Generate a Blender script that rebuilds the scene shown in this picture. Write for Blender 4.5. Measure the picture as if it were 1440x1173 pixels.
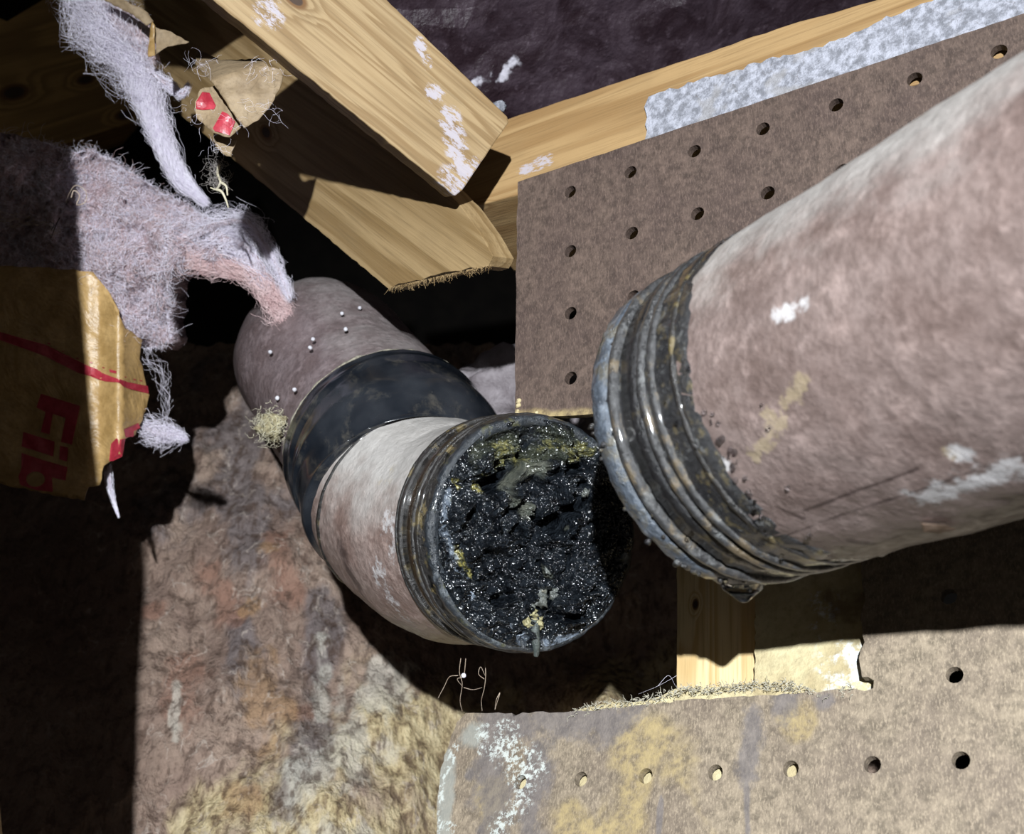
import bpy, bmesh, math, random
import numpy as np
from mathutils import Vector, Matrix, noise
from mathutils.geometry import delaunay_2d_cdt
random.seed(7); rng = np.random.default_rng(7)
scene = bpy.context.scene
COL = scene.collection
for o in list(bpy.data.objects): bpy.data.objects.remove(o)

# ------------------------------------------------------------ camera, light, exposure
FPX = 1580.0                                   # focal length in pixels of the 1440 px wide frame
cam_d = bpy.data.cameras.new('camera'); cam = bpy.data.objects.new('camera', cam_d); COL.objects.link(cam)
cam_d.sensor_width = 36; cam_d.lens = FPX / 1440 * 36
cam_d.clip_start = 0.01; cam_d.clip_end = 50
cam.location = (0, 0, 1.4); cam.rotation_euler = (math.radians(90 + 22), 0, 0)
cam_d.dof.use_dof = True; cam_d.dof.focus_distance = 0.40; cam_d.dof.aperture_fstop = 22
scene.camera = cam
CM = Matrix.Translation(cam.location) @ cam.rotation_euler.to_matrix().to_4x4()

def CV(x, y, z):                               # x right, y down, z forward of the eye -> world
    return CM @ Vector((x, -y, -z))
def CD(x, y, z): return (CM.to_3x3() @ Vector((x, -y, -z)))
def PX(px, py, z): return CV((px - 720) / FPX * z, (py - 586.5) / FPX * z, z)

LAMP = (-.028, -.25, -.42)
ld = bpy.data.lights.new('torch', 'SPOT'); lamp = bpy.data.objects.new('torch', ld); COL.objects.link(lamp)
lamp.location = CV(*LAMP)
lamp.rotation_euler = (PX(780, 860, .42) - lamp.location).to_track_quat('-Z', 'Y').to_euler()
ld.energy = 72; ld.color = (0.93, 0.97, 1.0); ld.spot_size = math.radians(72); ld.spot_blend = 1.0
ld.shadow_soft_size = 0.006

world = bpy.data.worlds.new('world'); scene.world = world; world.use_nodes = True
world.node_tree.nodes['Background'].inputs[0].default_value = (0.9, 0.85, 0.8, 1)
world.node_tree.nodes['Background'].inputs[1].default_value = 0.085
scene.view_settings.view_transform = 'Standard'; scene.view_settings.look = 'None'
scene.view_settings.gamma = 1; scene.view_settings.exposure = 0.0
scene.view_settings.use_curve_mapping = False

# ------------------------------------------------------------ material helper
class N:
    def __init__(s, name):
        s.m = bpy.data.materials.new(name); s.m.use_nodes = True
        s.t = s.m.node_tree; s.n = s.t.nodes; s.b = s.n['Principled BSDF']
    def link(s, a, sock):
        if isinstance(a, (int, float)): sock.default_value = a
        elif isinstance(a, (tuple, Vector)):
            a = tuple(a)
            if len(sock.default_value) == 4 and len(a) == 3: a = a + (1,)
            sock.default_value = a
        else: s.t.links.new(a, sock)
    def pos(s): return s.n.new('ShaderNodeNewGeometry').outputs['Position']
    def nrm(s): return s.n.new('ShaderNodeNewGeometry').outputs['Normal']
    def obj(s): return s.n.new('ShaderNodeTexCoord').outputs['Object']
    def scale(s, v, k):
        q = s.n.new('ShaderNodeVectorMath'); q.operation = 'MULTIPLY'; s.link(v, q.inputs[0]); s.link(k, q.inputs[1]); return q.outputs[0]
    def vadd(s, v, k):
        q = s.n.new('ShaderNodeVectorMath'); q.operation = 'ADD'; s.link(v, q.inputs[0]); s.link(k, q.inputs[1]); return q.outputs[0]
    def noise(s, v, sc, det=4, rough=.55, dist=0, col=False):
        q = s.n.new('ShaderNodeTexNoise'); s.link(v, q.inputs['Vector']); q.inputs['Scale'].default_value = sc
        q.inputs['Detail'].default_value = det; q.inputs['Roughness'].default_value = rough; q.inputs['Distortion'].default_value = dist
        return q.outputs['Color' if col else 'Fac']
    def vor(s, v, sc, feat='F1', rnd=1):
        q = s.n.new('ShaderNodeTexVoronoi'); q.feature = feat; s.link(v, q.inputs['Vector']); q.inputs['Scale'].default_value = sc
        q.inputs['Randomness'].default_value = rnd; return q.outputs['Distance']
    def mr(s, v, a, b, c=0., d=1., smooth=True):
        q = s.n.new('ShaderNodeMapRange'); q.interpolation_type = 'SMOOTHSTEP' if smooth else 'LINEAR'
        s.link(v, q.inputs[0])
        for i, k in enumerate((a, b, c, d)): q.inputs[i + 1].default_value = k
        return q.outputs[0]
    def math(s, op, a, b=0.):
        q = s.n.new('ShaderNodeMath'); q.operation = op; s.link(a, q.inputs[0]); s.link(b, q.inputs[1]); return q.outputs[0]
    def mix(s, f, a, b):
        q = s.n.new('ShaderNodeMix'); q.data_type = 'RGBA'; s.link(f, q.inputs[0]); s.link(a, q.inputs[6]); s.link(b, q.inputs[7]); return q.outputs[2]
    def mul(s, a, b): return s.math('MULTIPLY', a, b)
    def sep(s, v, i):
        q = s.n.new('ShaderNodeSeparateXYZ'); s.link(v, q.inputs[0]); return q.outputs[i]
    def dist(s, v, p):
        q = s.n.new('ShaderNodeVectorMath'); q.operation = 'DISTANCE'; s.link(v, q.inputs[0]); s.link(p, q.inputs[1]); return q.outputs['Value']
    def seg(s, v, a, b):                       # distance of v to the segment a-b
        a = Vector(a); b = Vector(b); d = b - a
        sub = s.vadd(v, tuple(-a))
        q = s.n.new('ShaderNodeVectorMath'); q.operation = 'DOT_PRODUCT'; s.link(sub, q.inputs[0]); q.inputs[1].default_value = d / d.length_squared
        t = s.n.new('ShaderNodeClamp'); s.link(q.outputs['Value'], t.inputs[0])
        sc = s.n.new('ShaderNodeVectorMath'); sc.operation = 'SCALE'; sc.inputs[0].default_value = d; s.link(t.outputs[0], sc.inputs['Scale'])
        return s.dist(sub, sc.outputs[0])
    def blobs(s, v, pts, nz=None, amp=.6):     # union of soft blobs [(point, radius)] or [(a, b, radius)], edges broken up by noise
        out = None
        for p in pts:
            d = s.dist(v, p[0]) if len(p) == 2 else s.seg(v, p[0], p[1])
            k = s.mr(d, 0, p[-1], 1, 0, False)
            out = k if out is None else s.math('MAXIMUM', out, k)
        if nz is not None:
            near = s.mr(out, .02, .35)
            out = s.math('ADD', out, s.mr(nz, .25, .75, -amp, amp, False))
            return s.mul(s.mr(out, .28, .78), near)
        return s.mr(out, .05, .8)
    def bump(s, h, st=.5, d=.001, nrm=None):
        q = s.n.new('ShaderNodeBump'); q.inputs['Strength'].default_value = st; q.inputs['Distance'].default_value = d
        s.link(h, q.inputs['Height'])
        if nrm is not None: s.link(nrm, q.inputs['Normal'])
        return q.outputs[0]
    def out(s, col, rough=.6, bump=None, spec=.5, coat=0., **k):
        s.link(col, s.b.inputs['Base Color']); s.link(rough, s.b.inputs['Roughness'])
        s.link(spec, s.b.inputs['Specular IOR Level']); s.link(coat, s.b.inputs['Coat Weight'])
        s.b.inputs['Coat Roughness'].default_value = k.pop('coat_rough', .08)
        for a, b in k.items(): s.link(b, s.b.inputs[a.replace('_', ' ')])
        if bump is not None: s.link(bump, s.b.inputs['Normal'])
        return s.m

# ------------------------------------------------------------ mesh helpers
def mk(name, V, F, mat, parent=None, label=None, cat=None, group=None, kind=None, smooth=False, M=None, bevel=0):
    V = [Vector(v) for v in V]
    if M is None:
        lo = Vector([min(v[i] for v in V) for i in range(3)]); hi = Vector([max(v[i] for v in V) for i in range(3)])
        M = Matrix.Translation((lo + hi) / 2)
    I = M.inverted()
    me = bpy.data.meshes.new(name); me.from_pydata([I @ v for v in V], [], F)
    bm = bmesh.new(); bm.from_mesh(me); bmesh.ops.recalc_face_normals(bm, faces=bm.faces); bm.to_mesh(me); bm.free()
    if smooth: me.polygons.foreach_set('use_smooth', [True] * len(me.polygons))
    me.materials.append(mat)
    o = bpy.data.objects.new(name, me); COL.objects.link(o)
    place(o, M, parent); tag(o, label, cat, group, kind)
    if bevel:
        b = o.modifiers.new('bevel', 'BEVEL'); b.width = bevel; b.segments = 2; b.limit_method = 'ANGLE'; b.angle_limit = math.radians(50)
    return o
WM = {}
def place(o, M, parent=None):
    o.matrix_basis = M; WM[o.name] = M
    if parent is not None:
        o.parent = parent; o.matrix_parent_inverse = WM[parent.name].inverted()
def tag(o, label=None, cat=None, group=None, kind=None):
    if label: o['label'] = label
    if cat: o['category'] = cat
    if group: o['group'] = group
    if kind: o['kind'] = kind
def empty(name, p, label, cat, group=None):
    o = bpy.data.objects.new(name, None); COL.objects.link(o); o.empty_display_size = .02
    place(o, Matrix.Translation(p)); tag(o, label, cat, group); return o
def grid_faces(n, m, wrap=False):
    F = []
    for i in range(n - 1):
        for j in range(m if wrap else m - 1):
            k = (j + 1) % m
            F.append((i * m + j, i * m + k, (i + 1) * m + k, (i + 1) * m + j))
    return F
def fbm(p, sc, o=4, H=.8): return noise.fractal(Vector(p) * sc, H, 2.1, o, noise_basis='PERLIN_ORIGINAL')

def jag(poly, amp, step, closed=True):         # breaks straight edges into a ragged outline
    out = []
    n = len(poly)
    for i in range(n if closed else n - 1):
        a = poly[i]; b = poly[(i + 1) % n]; am = amp
        if len(a) > 2: am = a[2]
        L = math.hypot(b[0] - a[0], b[1] - a[1]); k = max(1, int(L / step))
        if am == 0: k = 1
        for j in range(k):
            t = j / k; x = a[0] + (b[0] - a[0]) * t; y = a[1] + (b[1] - a[1]) * t
            if j: x += random.uniform(-am, am); y += random.uniform(-am, am)
            out.append((x, y))
    return out
def inside(p, poly):
    x, y = p; c = False; n = len(poly)
    for i in range(n):
        x1, y1 = poly[i]; x2, y2 = poly[(i + 1) % n]
        if (y1 > y) != (y2 > y) and x < (x2 - x1) * (y - y1) / (y2 - y1) + x1: c = not c
    return c
def sheet(name, poly, surf, th, mat, holes=(), grid=0, disp=None, **k):
    """Flat or curved slab: outline (in the coordinates surf() understands), surf(x, y) -> world point of the front, th = vector to its back."""
    pts = [Vector(p[:2]) for p in poly]; faces = [list(range(len(pts)))]
    for h in holes:
        s = len(pts); pts += [Vector(p) for p in h]; faces.append(list(range(s, len(pts))))
    if grid:
        xs = [p[0] for p in poly]; ys = [p[1] for p in poly]
        y = min(ys) + grid / 2
        while y < max(ys):
            x = min(xs) + grid / 2
            while x < max(xs):
                q = (x + random.uniform(-.25, .25) * grid, y + random.uniform(-.25, .25) * grid)
                if inside(q, [p[:2] for p in poly]) and not any(inside(q, h) for h in holes): pts.append(Vector(q))
                x += grid
            y += grid
    vs, es, fs, _, _, of = delaunay_2d_cdt(pts, [], faces, 0, 1e-4)
    F = []; poly2 = [p[:2] for p in poly]
    for f, src in zip(fs, of):
        c = sum((vs[i] for i in f), Vector((0, 0))) / len(f)
        if inside(c, poly2) and not any(inside(c, h) for h in holes): F.append(tuple(f))
    used = sorted({i for f in F for i in f}); mp = {i: j for j, i in enumerate(used)}
    F = [tuple(mp[i] for i in f) for f in F]; n = len(used)
    front = []
    for i in used:
        p = surf(vs[i][0], vs[i][1]); p = Vector(p)
        if disp: p = p + disp(p)
        front.append(p)
    V = front + [p + th for p in front]
    cnt = {}
    for f in F:
        for a, b in zip(f, f[1:] + f[:1]): cnt.setdefault((min(a, b), max(a, b)), []).append((a, b))
    G = [tuple(reversed([i + n for i in f])) for f in F]
    R = [(b, a, a + n, b + n) for e in cnt.values() if len(e) == 1 for a, b in e]
    return mk(name, V, F + G + R, mat, **k)

def plane_surf(o, nv, off=0):                  # o, nv in eye coordinates; intersection of the pixel ray with the plane
    o = Vector(o); nv = Vector(nv).normalized(); d = o.dot(nv) + off
    def s(px, py):
        r = Vector(((px - 720) / FPX, (py - 586.5) / FPX, 1)); z = d / nv.dot(r)
        return PX(px, py, z)
    return s
def z3(a, b, c):                               # plane through three (px, py, depth)
    P = [Vector(((q[0] - 720) / FPX * q[2], (q[1] - 586.5) / FPX * q[2], q[2])) for q in (a, b, c)]
    n = (P[1] - P[0]).cross(P[2] - P[0]).normalized()
    if n.z < 0: n = -n
    return P[0], n
def frame(a, b, side):                         # local frame with X from a to b, Y toward side
    x = (b - a).normalized(); z = x.cross(side - a).normalized(); y = z.cross(x)
    M = Matrix((x, y, z)).transposed().to_4x4(); M.translation = a; return M

def smooth_line(P, n=6):
    P = np.vstack([2 * P[0] - P[1], P, 2 * P[-1] - P[-2]]); out = []
    for i in range(1, len(P) - 2):
        for j in range(n):
            t = j / n; a, b, c, d = P[i - 1:i + 3]; out.append(.5 * (2 * b + (c - a) * t + (2 * a - 5 * b + 4 * c - d) * t * t + (3 * b - a - 3 * c + d) * t ** 3))
    out.append(P[-2]); return np.array(out)
class Tube:
    """Sweep along smooth path P (eye coordinates), with frames that do not twist."""
    def __init__(s, pts, n=40):
        s.P = []; m = len(pts); pts = [Vector(p) for p in pts]
        q = [2 * pts[0] - pts[1]] + pts + [2 * pts[-1] - pts[-2]]
        for i in range(1, m):
            for j in range(n):
                t = j / n; a, b, c, d = q[i - 1], q[i], q[i + 1], q[i + 2]
                s.P.append(.5 * ((2 * b) + (c - a) * t + (2 * a - 5 * b + 4 * c - d) * t * t + (3 * b - a - 3 * c + d) * t ** 3))
        s.P.append(pts[-1]); s.P = [CV(*p) for p in s.P]
        s.L = [0]
        for a, b in zip(s.P, s.P[1:]): s.L.append(s.L[-1] + (b - a).length)
        s.T = [(s.P[min(i + 1, len(s.P) - 1)] - s.P[max(i - 1, 0)]).normalized() for i in range(len(s.P))]
        u = s.T[0].cross(Vector((0, 0, 1))).normalized(); s.U = []
        for t in s.T:
            u = (u - t * u.dot(t)).normalized(); s.U.append(u)
    def at(s, d):
        i = 0
        while i < len(s.L) - 2 and s.L[i + 1] < d: i += 1
        t = (d - s.L[i]) / (s.L[i + 1] - s.L[i])
        u = s.U[i].lerp(s.U[i + 1], t); T = s.T[i].lerp(s.T[i + 1], t).normalized(); u = (u - T * u.dot(T)).normalized()
        return s.P[i].lerp(s.P[i + 1], t), T, u, T.cross(u)
    def skin(s, name, prof, mat, seg=96, disp=None, **k):
        """prof: list of (distance along the path, radius); closed ring when first == last."""
        V = []
        for d, r in prof:
            p, T, u, w = s.at(d)
            for j in range(seg):
                a = 2 * math.pi * j / seg; e = u * math.cos(a) + w * math.sin(a)
                rr = r + (disp(p + e * r, d, a) if disp else 0)
                V.append(p + e * rr)
        return mk(name, V, grid_faces(len(prof), seg, True), mat, smooth=True, **k)

def tubes(name, lines, rad, mat, sides=3, **k):  # many thin fibres joined as one mesh: lines = list of (n,3) arrays, rad number or list
    V = []; F = []
    for li, L in enumerate(lines):
        L = np.asarray(L); n = len(L); r0 = rad[li] if hasattr(rad, '__len__') else rad
        T = np.gradient(L, axis=0); T /= np.linalg.norm(T, axis=1)[:, None] + 1e-9
        ref = np.array([.3, .5, .81]); U = np.cross(T, ref); U /= np.linalg.norm(U, axis=1)[:, None] + 1e-9; W = np.cross(T, U)
        r = r0 * np.linspace(1, .45, n)[:, None]; base = len(V)
        ring = [L + r * (U * math.cos(2 * math.pi * j / sides) + W * math.sin(2 * math.pi * j / sides)) for j in range(sides)]
        for i in range(n):
            for j in range(sides): V.append(ring[j][i])
        for i in range(n - 1):
            for j in range(sides):
                c = (j + 1) % sides
                F.append((base + i * sides + j, base + i * sides + c, base + (i + 1) * sides + c, base + (i + 1) * sides + j))
    V = np.array(V); c = V.mean(0)
    me = bpy.data.meshes.new(name); me.from_pydata((V - c).tolist(), [], F); me.materials.append(mat)
    me.polygons.foreach_set('use_smooth', [True] * len(me.polygons))
    o = bpy.data.objects.new(name, me); COL.objects.link(o); place(o, Matrix.Translation(Vector(c)), k.pop('parent', None)); tag(o, **k)
    return o
def fibre(p, d, length, curl=.5, n=9):
    P = [np.array(p, float)]; d = np.array(d, float); d /= np.linalg.norm(d) + 1e-9; ax = rng.normal(size=3)
    for i in range(n - 1):
        d = d + rng.normal(size=3) * curl * .35 + np.cross(ax, d) * curl * .25; d /= np.linalg.norm(d)
        P.append(P[-1] + d * length / (n - 1))
    return np.array(P)
def blob(name, c, r, mat, amp=.25, sc=1.5, scale=(1, 1, 1), sub=3, **k):
    bm = bmesh.new(); bmesh.ops.create_icosphere(bm, subdivisions=sub, radius=1)
    V = []
    off = Vector((c[0] * 97, c[1] * 71, c[2] * 53))
    for v in bm.verts:
        q = v.co.copy(); f = 1 + amp * noise.fractal(q * sc + off, .8, 2, 3, noise_basis='PERLIN_ORIGINAL')
        V.append(Vector(c) + Vector((q.x * scale[0], q.y * scale[1], q.z * scale[2])) * r * f)
    F = [tuple(v.index for v in f.verts) for f in bm.faces]; bm.free()
    return mk(name, V, F, mat, smooth=True, **k)

# ------------------------------------------------------------ planes of the scene (eye coordinates)
UN = (.5434, .3057, .7818); UO = (.022 * 1.045, -.085 * 1.045, .424 * 1.045)       # upper pegboard
LN = (.5639, .5225, .6396); LO = (.003, .130, .400)        # lower pegboard
UX = (.8393, -.1804, -.5128); UY = (-.0158, .9349, -.3546)
LX = (.8132, -.2161, -.5404); LY = (-.1442, .8248, -.5467)
Uv = CD(*UN); Lv = CD(*LN)
def su(off=0): return plane_surf(UO, UN, off)
def sl(off=0): return plane_surf(LO, LN, off)

# ------------------------------------------------------------ materials
def mat_pegboard(name, tint, stains=(), pale=(), crust=(), ochre=()):
    m = N(name); p = m.pos()
    n1 = m.noise(p, 260, 5, .7); n2 = m.noise(p, 45, 5, .6); n3 = m.noise(m.scale(p, (1, 1, .35)), 1500, 3, .7)
    t = tint
    c = m.mix(m.mr(n1, .3, .7), tuple(x * .55 for x in t), tuple(x * 1.35 for x in t))
    c = m.mix(m.mul(m.mr(n2, .35, .7), .6), c, tuple(x * .6 for x in (t[0], t[1] * .95, t[2] * 1.05)))
    c = m.mix(m.mul(m.mr(n3, .45, .72), .5), c, tuple(min(1, x * 2.1) for x in t))
    big = m.noise(p, 22, 4, .6)
    if ochre: c = m.mix(m.mul(m.blobs(p, ochre, big, .9), m.mr(n1, .3, .65, .15, .8)), c, m.mix(n1, (.20, .14, .055), (.52, .41, .20)))
    if stains: c = m.mix(m.mul(m.blobs(p, stains, m.noise(p, 60, 6, .7), .6), .72), c, m.mix(n1, (.075, .066, .07), (.22, .20, .20)))
    if pale: c = m.mix(m.mul(m.blobs(p, pale, m.noise(p, 90, 4), .5), .7), c, (.32, .33, .30))
    if crust:
        k = m.mul(m.blobs(p, crust, m.noise(p, 170, 6, .8), 1.0), m.mr(m.noise(p, 520, 4, .7), .46, .56))
        c = m.mix(m.mul(k, .85), c, m.mix(n1, (.34, .38, .36), (.74, .78, .74)))
    b = m.bump(m.math('ADD', n1, m.mul(n3, .7)), .35, .0006)
    return m.out(c, .62, b, .35)

def LP(x, y): return sl()(x, y)
def UPt(x, y): return su()(x, y)
M_peg_up = mat_pegboard('hardboard_brown', (.088, .062, .050), ochre=[(UPt(720, 590), UPt(850, 590), .006)])
M_peg_low = mat_pegboard('hardboard_stained', (.24, .195, .142),
    stains=[(LP(690, 1020), LP(690, 1200), .015), (LP(705, 1010), LP(880, 1010), .016), (LP(760, 1060), LP(740, 1200), .013), (LP(1060, 1000), LP(1050, 1090), .007), (LP(1048, 1040), LP(1052, 1190), .002), (LP(1100, 990), .010), (LP(1160, 985), .006), (LP(660, 1090), .006), (LP(930, 1120), LP(925, 1190), .002)],
    pale=[(LP(628, 1070), LP(625, 1200), .006), (LP(665, 1030), .010)],
    ochre=[(LP(900, 1060), LP(880, 1200), .018), (LP(960, 1100), LP(1020, 1200), .022), (LP(1120, 1010), .010), (LP(690, 1120), LP(690, 1200), .010), (LP(800, 1170), .014)],
    crust=[(LP(678, 1030), LP(684, 1060), .0055), (LP(640, 1050), LP(622, 1100), .0035), (LP(620, 1100), LP(619, 1180), .003), (LP(705, 1040), LP(745, 1090), .011), (LP(735, 1120), LP(700, 1170), .007), (LP(700, 1160), .006), (LP(633, 1163), .004)])

def mat_wood(name, c1, c2, M, a, b, knots=(), marks=(), scale=1., rough=.6, streak=None, red=()):
    """grain along local X; knots and marks are pixel points already turned to local space"""
    m = N(name); o = m.obj()
    kn = None
    for kx in knots:
        d = m.dist(m.scale(o, (.55, 1, 1)), (kx[0][0] * .55, kx[0][1], kx[0][2])); q = m.mr(d, 0, kx[1] * 3.2, 1, 0)
        kn = q if kn is None else m.math('MAXIMUM', kn, q)
    v = m.scale(o, (.05, 1, 1))
    w = m.noise(v, 26 * scale, 3, .5, .2)
    h = m.math('ADD', m.mul(w, 1.0), m.mul(m.noise(m.scale(o, (.02, 1, 1)), 160 * scale, 2, .5), .10))
    if kn is not None: h = m.math('ADD', h, m.mul(kn, .2))
    rings = m.math('FRACT', m.mul(h, 13))
    rr = m.math('MULTIPLY', m.mr(rings, .15, .75), m.mr(rings, .98, .8))
    fine = m.noise(m.scale(o, (.03, 1, 1)), 900, 3, .6)
    c = m.mix(rr, c1, c2)
    c = m.mix(m.mul(m.mr(fine, .45, .75), .5), c, tuple(x * .55 for x in c2))
    c = m.mix(m.mul(m.mr(m.noise(o, 40, 3), .4, .7), .3), c, tuple(x * .7 for x in c1))
    if kn is not None:
        c = m.mix(m.mr(kn, .62, .82), c, m.mix(m.mr(kn, .84, .9), (.14, .07, .025), (.05, .03, .02)))
    if marks:
        nz = m.noise(m.scale(o, (.35, 1, 1)), 420, 6, .8)
        c = m.mix(m.mul(m.blobs(o, marks, nz, 1.5), .8), c, (.42, .40, .46))
    bb = m.bump(m.math('ADD', m.mul(rings, .3), m.mul(fine, .8)), .35, .0006)
    return m.out(c, rough, bb, .3)

M_plaster = N('plaster_paper'); p = M_plaster.pos()
n = M_plaster.noise(p, 300, 4, .7); cr = M_plaster.vor(M_plaster.vadd(p, M_plaster.scale(M_plaster.noise(p, 90, 3, col=True), (.012, .012, .012))), 60, 'DISTANCE_TO_EDGE')
c = M_plaster.mix(M_plaster.mr(n, .35, .65), (.16, .165, .19), (.38, .39, .45)); c = M_plaster.mix(M_plaster.mr(cr, .0, .012, .45, 0), c, (.12, .11, .11))
c = M_plaster.mix(M_plaster.mul(M_plaster.mr(M_plaster.noise(p, 45, 3), .58, .64), .6), c, (.26, .25, .25))
M_plaster = M_plaster.out(c, .8, M_plaster.bump(M_plaster.noise(p, 520, 4, .7), .8, .001))

def mat_drywall():
    m = N('torn_backing_paper'); p = m.pos(); n = m.noise(p, 60, 5, .6); n2 = m.noise(p, 420, 4, .7)
    c = m.mix(m.mr(n, .3, .7), (.42, .34, .19), (.60, .53, .32)); c = m.mix(m.mul(m.mr(n2, .4, .8), .5), c, (.25, .2, .12))
    w = m.blobs(p, [(LP(1180, 925), .015), (LP(1150, 830), LP(1145, 880), .010), (LP(1200, 940), .011), (LP(1165, 970), .008)], m.noise(p, 130, 5, .7), .7)
    c = m.mix(w, c, (.72, .78, .80))
    br = m.blobs(p, [(LP(1180, 840), .016), (LP(1110, 860), .009)], m.noise(p, 110, 4), .5)
    c = m.mix(m.mul(br, .7), c, (.14, .09, .05))
    return m.out(c, .8, m.bump(m.math('ADD', n2, m.noise(p, 130, 3)), .6, .001))
M_dry = mat_drywall()
def mat_simple(name, c1, c2, sc=200, rough=.6, bs=.5, bd=.0008, det=4, **k):
    m = N(name); p = m.pos(); n = m.noise(p, sc, det, .65)
    return m.out(m.mix(m.mr(n, .3, .7), c1, c2), rough, m.bump(n, bs, bd), **k)
M_fray = mat_simple('frayed_paper_edge', (.35, .32, .24), (.66, .63, .52), 500, .85, .9, .001)
M_fib = mat_simple('glass_fibre', (.74, .69, .82), (.93, .90, 1.0), 300, .35, 0, .0005, Transmission_Weight=0.0)
M_fib_pink = mat_simple('pink_fibre', (.62, .42, .42), (.80, .62, .62), 150, .5, 0, .0005)
M_fib_dark = mat_simple('dusty_fibre', (.30, .27, .25), (.45, .42, .40), 200, .6, 0, .0005)
M_hair = mat_simple('root_hair', (.30, .22, .16), (.55, .45, .35), 300, .5, 0, .0005)

def mat_batt():
    m = N('insulation_wool'); p = m.pos(); n = m.noise(p, 55, 6, .65, .6); f = m.noise(m.vadd(p, m.scale(m.noise(p, 60, 2, col=True), (.02, .02, .02))), 420, 5, .75, 1.5)
    c = m.mix(m.mr(n, .35, .65), (.68, .50, .53), (.80, .76, .86)); c = m.mix(m.mr(f, .38, .62), tuple((.42, .30, .32)), c)
    c = m.mix(m.mul(m.mr(f, .58, .7), .6), c, (.92, .88, .97))
    return m.out(c, .75, m.bump(f, 1.0, .0025), .3)
M_batt = mat_batt()

def mat_kraft(name, c1=(.30, .185, .065), c2=(.46, .30, .125), back=False):
    m = N(name); p = m.pos(); n = m.noise(p, 70, 5, .6); f = m.noise(p, 500, 4, .7); w = m.noise(p, 30, 4, .6, 1.2)
    c = m.mix(m.mr(n, .3, .7), c1, c2); c = m.mix(m.mul(m.mr(f, .4, .7), .3), c, tuple(x * .5 for x in c1))
    c = m.mix(m.mul(m.mr(w, .55, .7), .35), c, tuple(x * .55 for x in c1))
    return m.out(c, .38 if not back else .7, m.bump(m.math('ADD', m.mul(f, .3), m.math('MULTIPLY', w, 3.0)), .35, .002), .5)
M_kraft = mat_kraft('kraft_paper'); M_kraft_back = mat_kraft('kraft_paper_back', (.18, .125, .07), (.29, .215, .13), True)
M_red = mat_simple('red_print', (.28, .016, .03), (.40, .04, .06), 260, .4, .2, .0005)

def mat_rock():
    m = N('rough_stone'); p = m.pos(); A = lambda x, y: rock(x, y)
    st = m.scale(p, (1, 1, .45))
    n = m.noise(st, 22, 6, .62, .3); f = m.noise(st, 170, 6, .72, .1); g = m.noise(p, 75, 4, .7)
    c = m.mix(m.mr(n, .35, .65), (.26, .18, .145), (.42, .31, .245))
    yel = m.blobs(p, [(A(420, 1250), A(640, 1200), .13), (A(560, 1010), .06), (A(300, 1150), .055), (A(650, 1100), .10), (A(900, 1000), .08)], m.noise(st, 30, 5), .55)
    c = m.mix(m.mul(yel, .85), c, m.mix(m.mr(f, .3, .7), (.44, .32, .14), (.82, .70, .43)))
    gry = m.blobs(p, [(A(330, 720), A(360, 790), .035), (A(420, 500), A(350, 640), .09), (A(720, 540), .09), (A(340, 880), A(350, 960), .02), (A(460, 830), A(440, 1000), .02), (A(440, 1010), A(410, 1150), .022), (A(250, 700), .06)], m.noise(st, 45, 5), .6)
    c = m.mix(m.mul(gry, .85), c, m.mix(m.mr(f, .3, .7), (.085, .07, .072), (.23, .195, .195)))
    red = m.blobs(p, [(A(395, 770), A(400, 840), .022), (A(300, 800), A(330, 860), .018), (A(260, 930), A(255, 1000), .022), (A(215, 850), .014), (A(420, 1000), .013)], m.noise(st, 60, 5), .6)
    c = m.mix(m.mul(red, .6), c, (.32, .16, .11))
    org = m.blobs(p, [(A(365, 930), A(385, 1050), .022), (A(350, 850), .012), (A(380, 780), .012), (A(330, 1130), .02)], m.noise(st, 80, 5), .6)
    c = m.mix(m.mul(org, .6), c, (.42, .25, .12))
    wh = m.blobs(p, [(A(450, 900), A(455, 1010), .009), (A(545, 960), A(470, 1100), .03), (A(250, 900), A(245, 1040), .005), (A(430, 1100), A(460, 1180), .03)], m.noise(st, 70, 5), .8)
    c = m.mix(m.mul(wh, .6), c, (.66, .63, .55))
    v = m.noise(m.vadd(st, m.scale(m.noise(p, 40, 3, col=True), (.03, .03, .03))), 40, 3, .5)
    vein = m.mul(m.mr(m.math('ABSOLUTE', m.math('SUBTRACT', v, .5)), .0, .018, 1, 0), m.mr(g, .4, .6))
    c = m.mix(m.mul(vein, .6), c, (.62, .53, .46))
    c = m.mix(m.mul(m.mr(f, .54, .36), .75), c, (.09, .055, .04))
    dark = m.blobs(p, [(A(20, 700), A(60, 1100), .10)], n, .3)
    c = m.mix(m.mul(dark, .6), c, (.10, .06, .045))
    b = m.bump(m.math('ADD', m.mul(f, 1.0), m.mul(g, .8)), .8, .007)
    return m.out(c, m.mr(g, .3, .7, .4, .7), b, .4)

def rock_z(px, py):
    iz = 1.43 + (py - 760) * .00095
    z = 1 / iz + .05 * math.exp(-((px - 760) / 260) ** 2)
    return z
def rock(px, py): return PX(px, py, rock_z(px, py))
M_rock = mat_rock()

def cyl_hit(px, py, K=0.0445):                 # point where the pixel ray meets the big pipe
    v = Vector((-0.50627877, 0.29241963, 0.81127835)); A = Vector((0.17500455, -0.06342251, 0.1320719))
    r = Vector(((px - 720) / FPX, (py - 586.5) / FPX, 1)).normalized()
    w = -A; rp = r - v * r.dot(v); wp = w - v * w.dot(v)
    a = rp.dot(rp); b = 2 * rp.dot(wp); c = wp.dot(wp) - K * K; D = max(b * b - 4 * a * c, 0)
    t = (-b - math.sqrt(D)) / (2 * a); q = r * t; return CV(*q)

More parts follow.
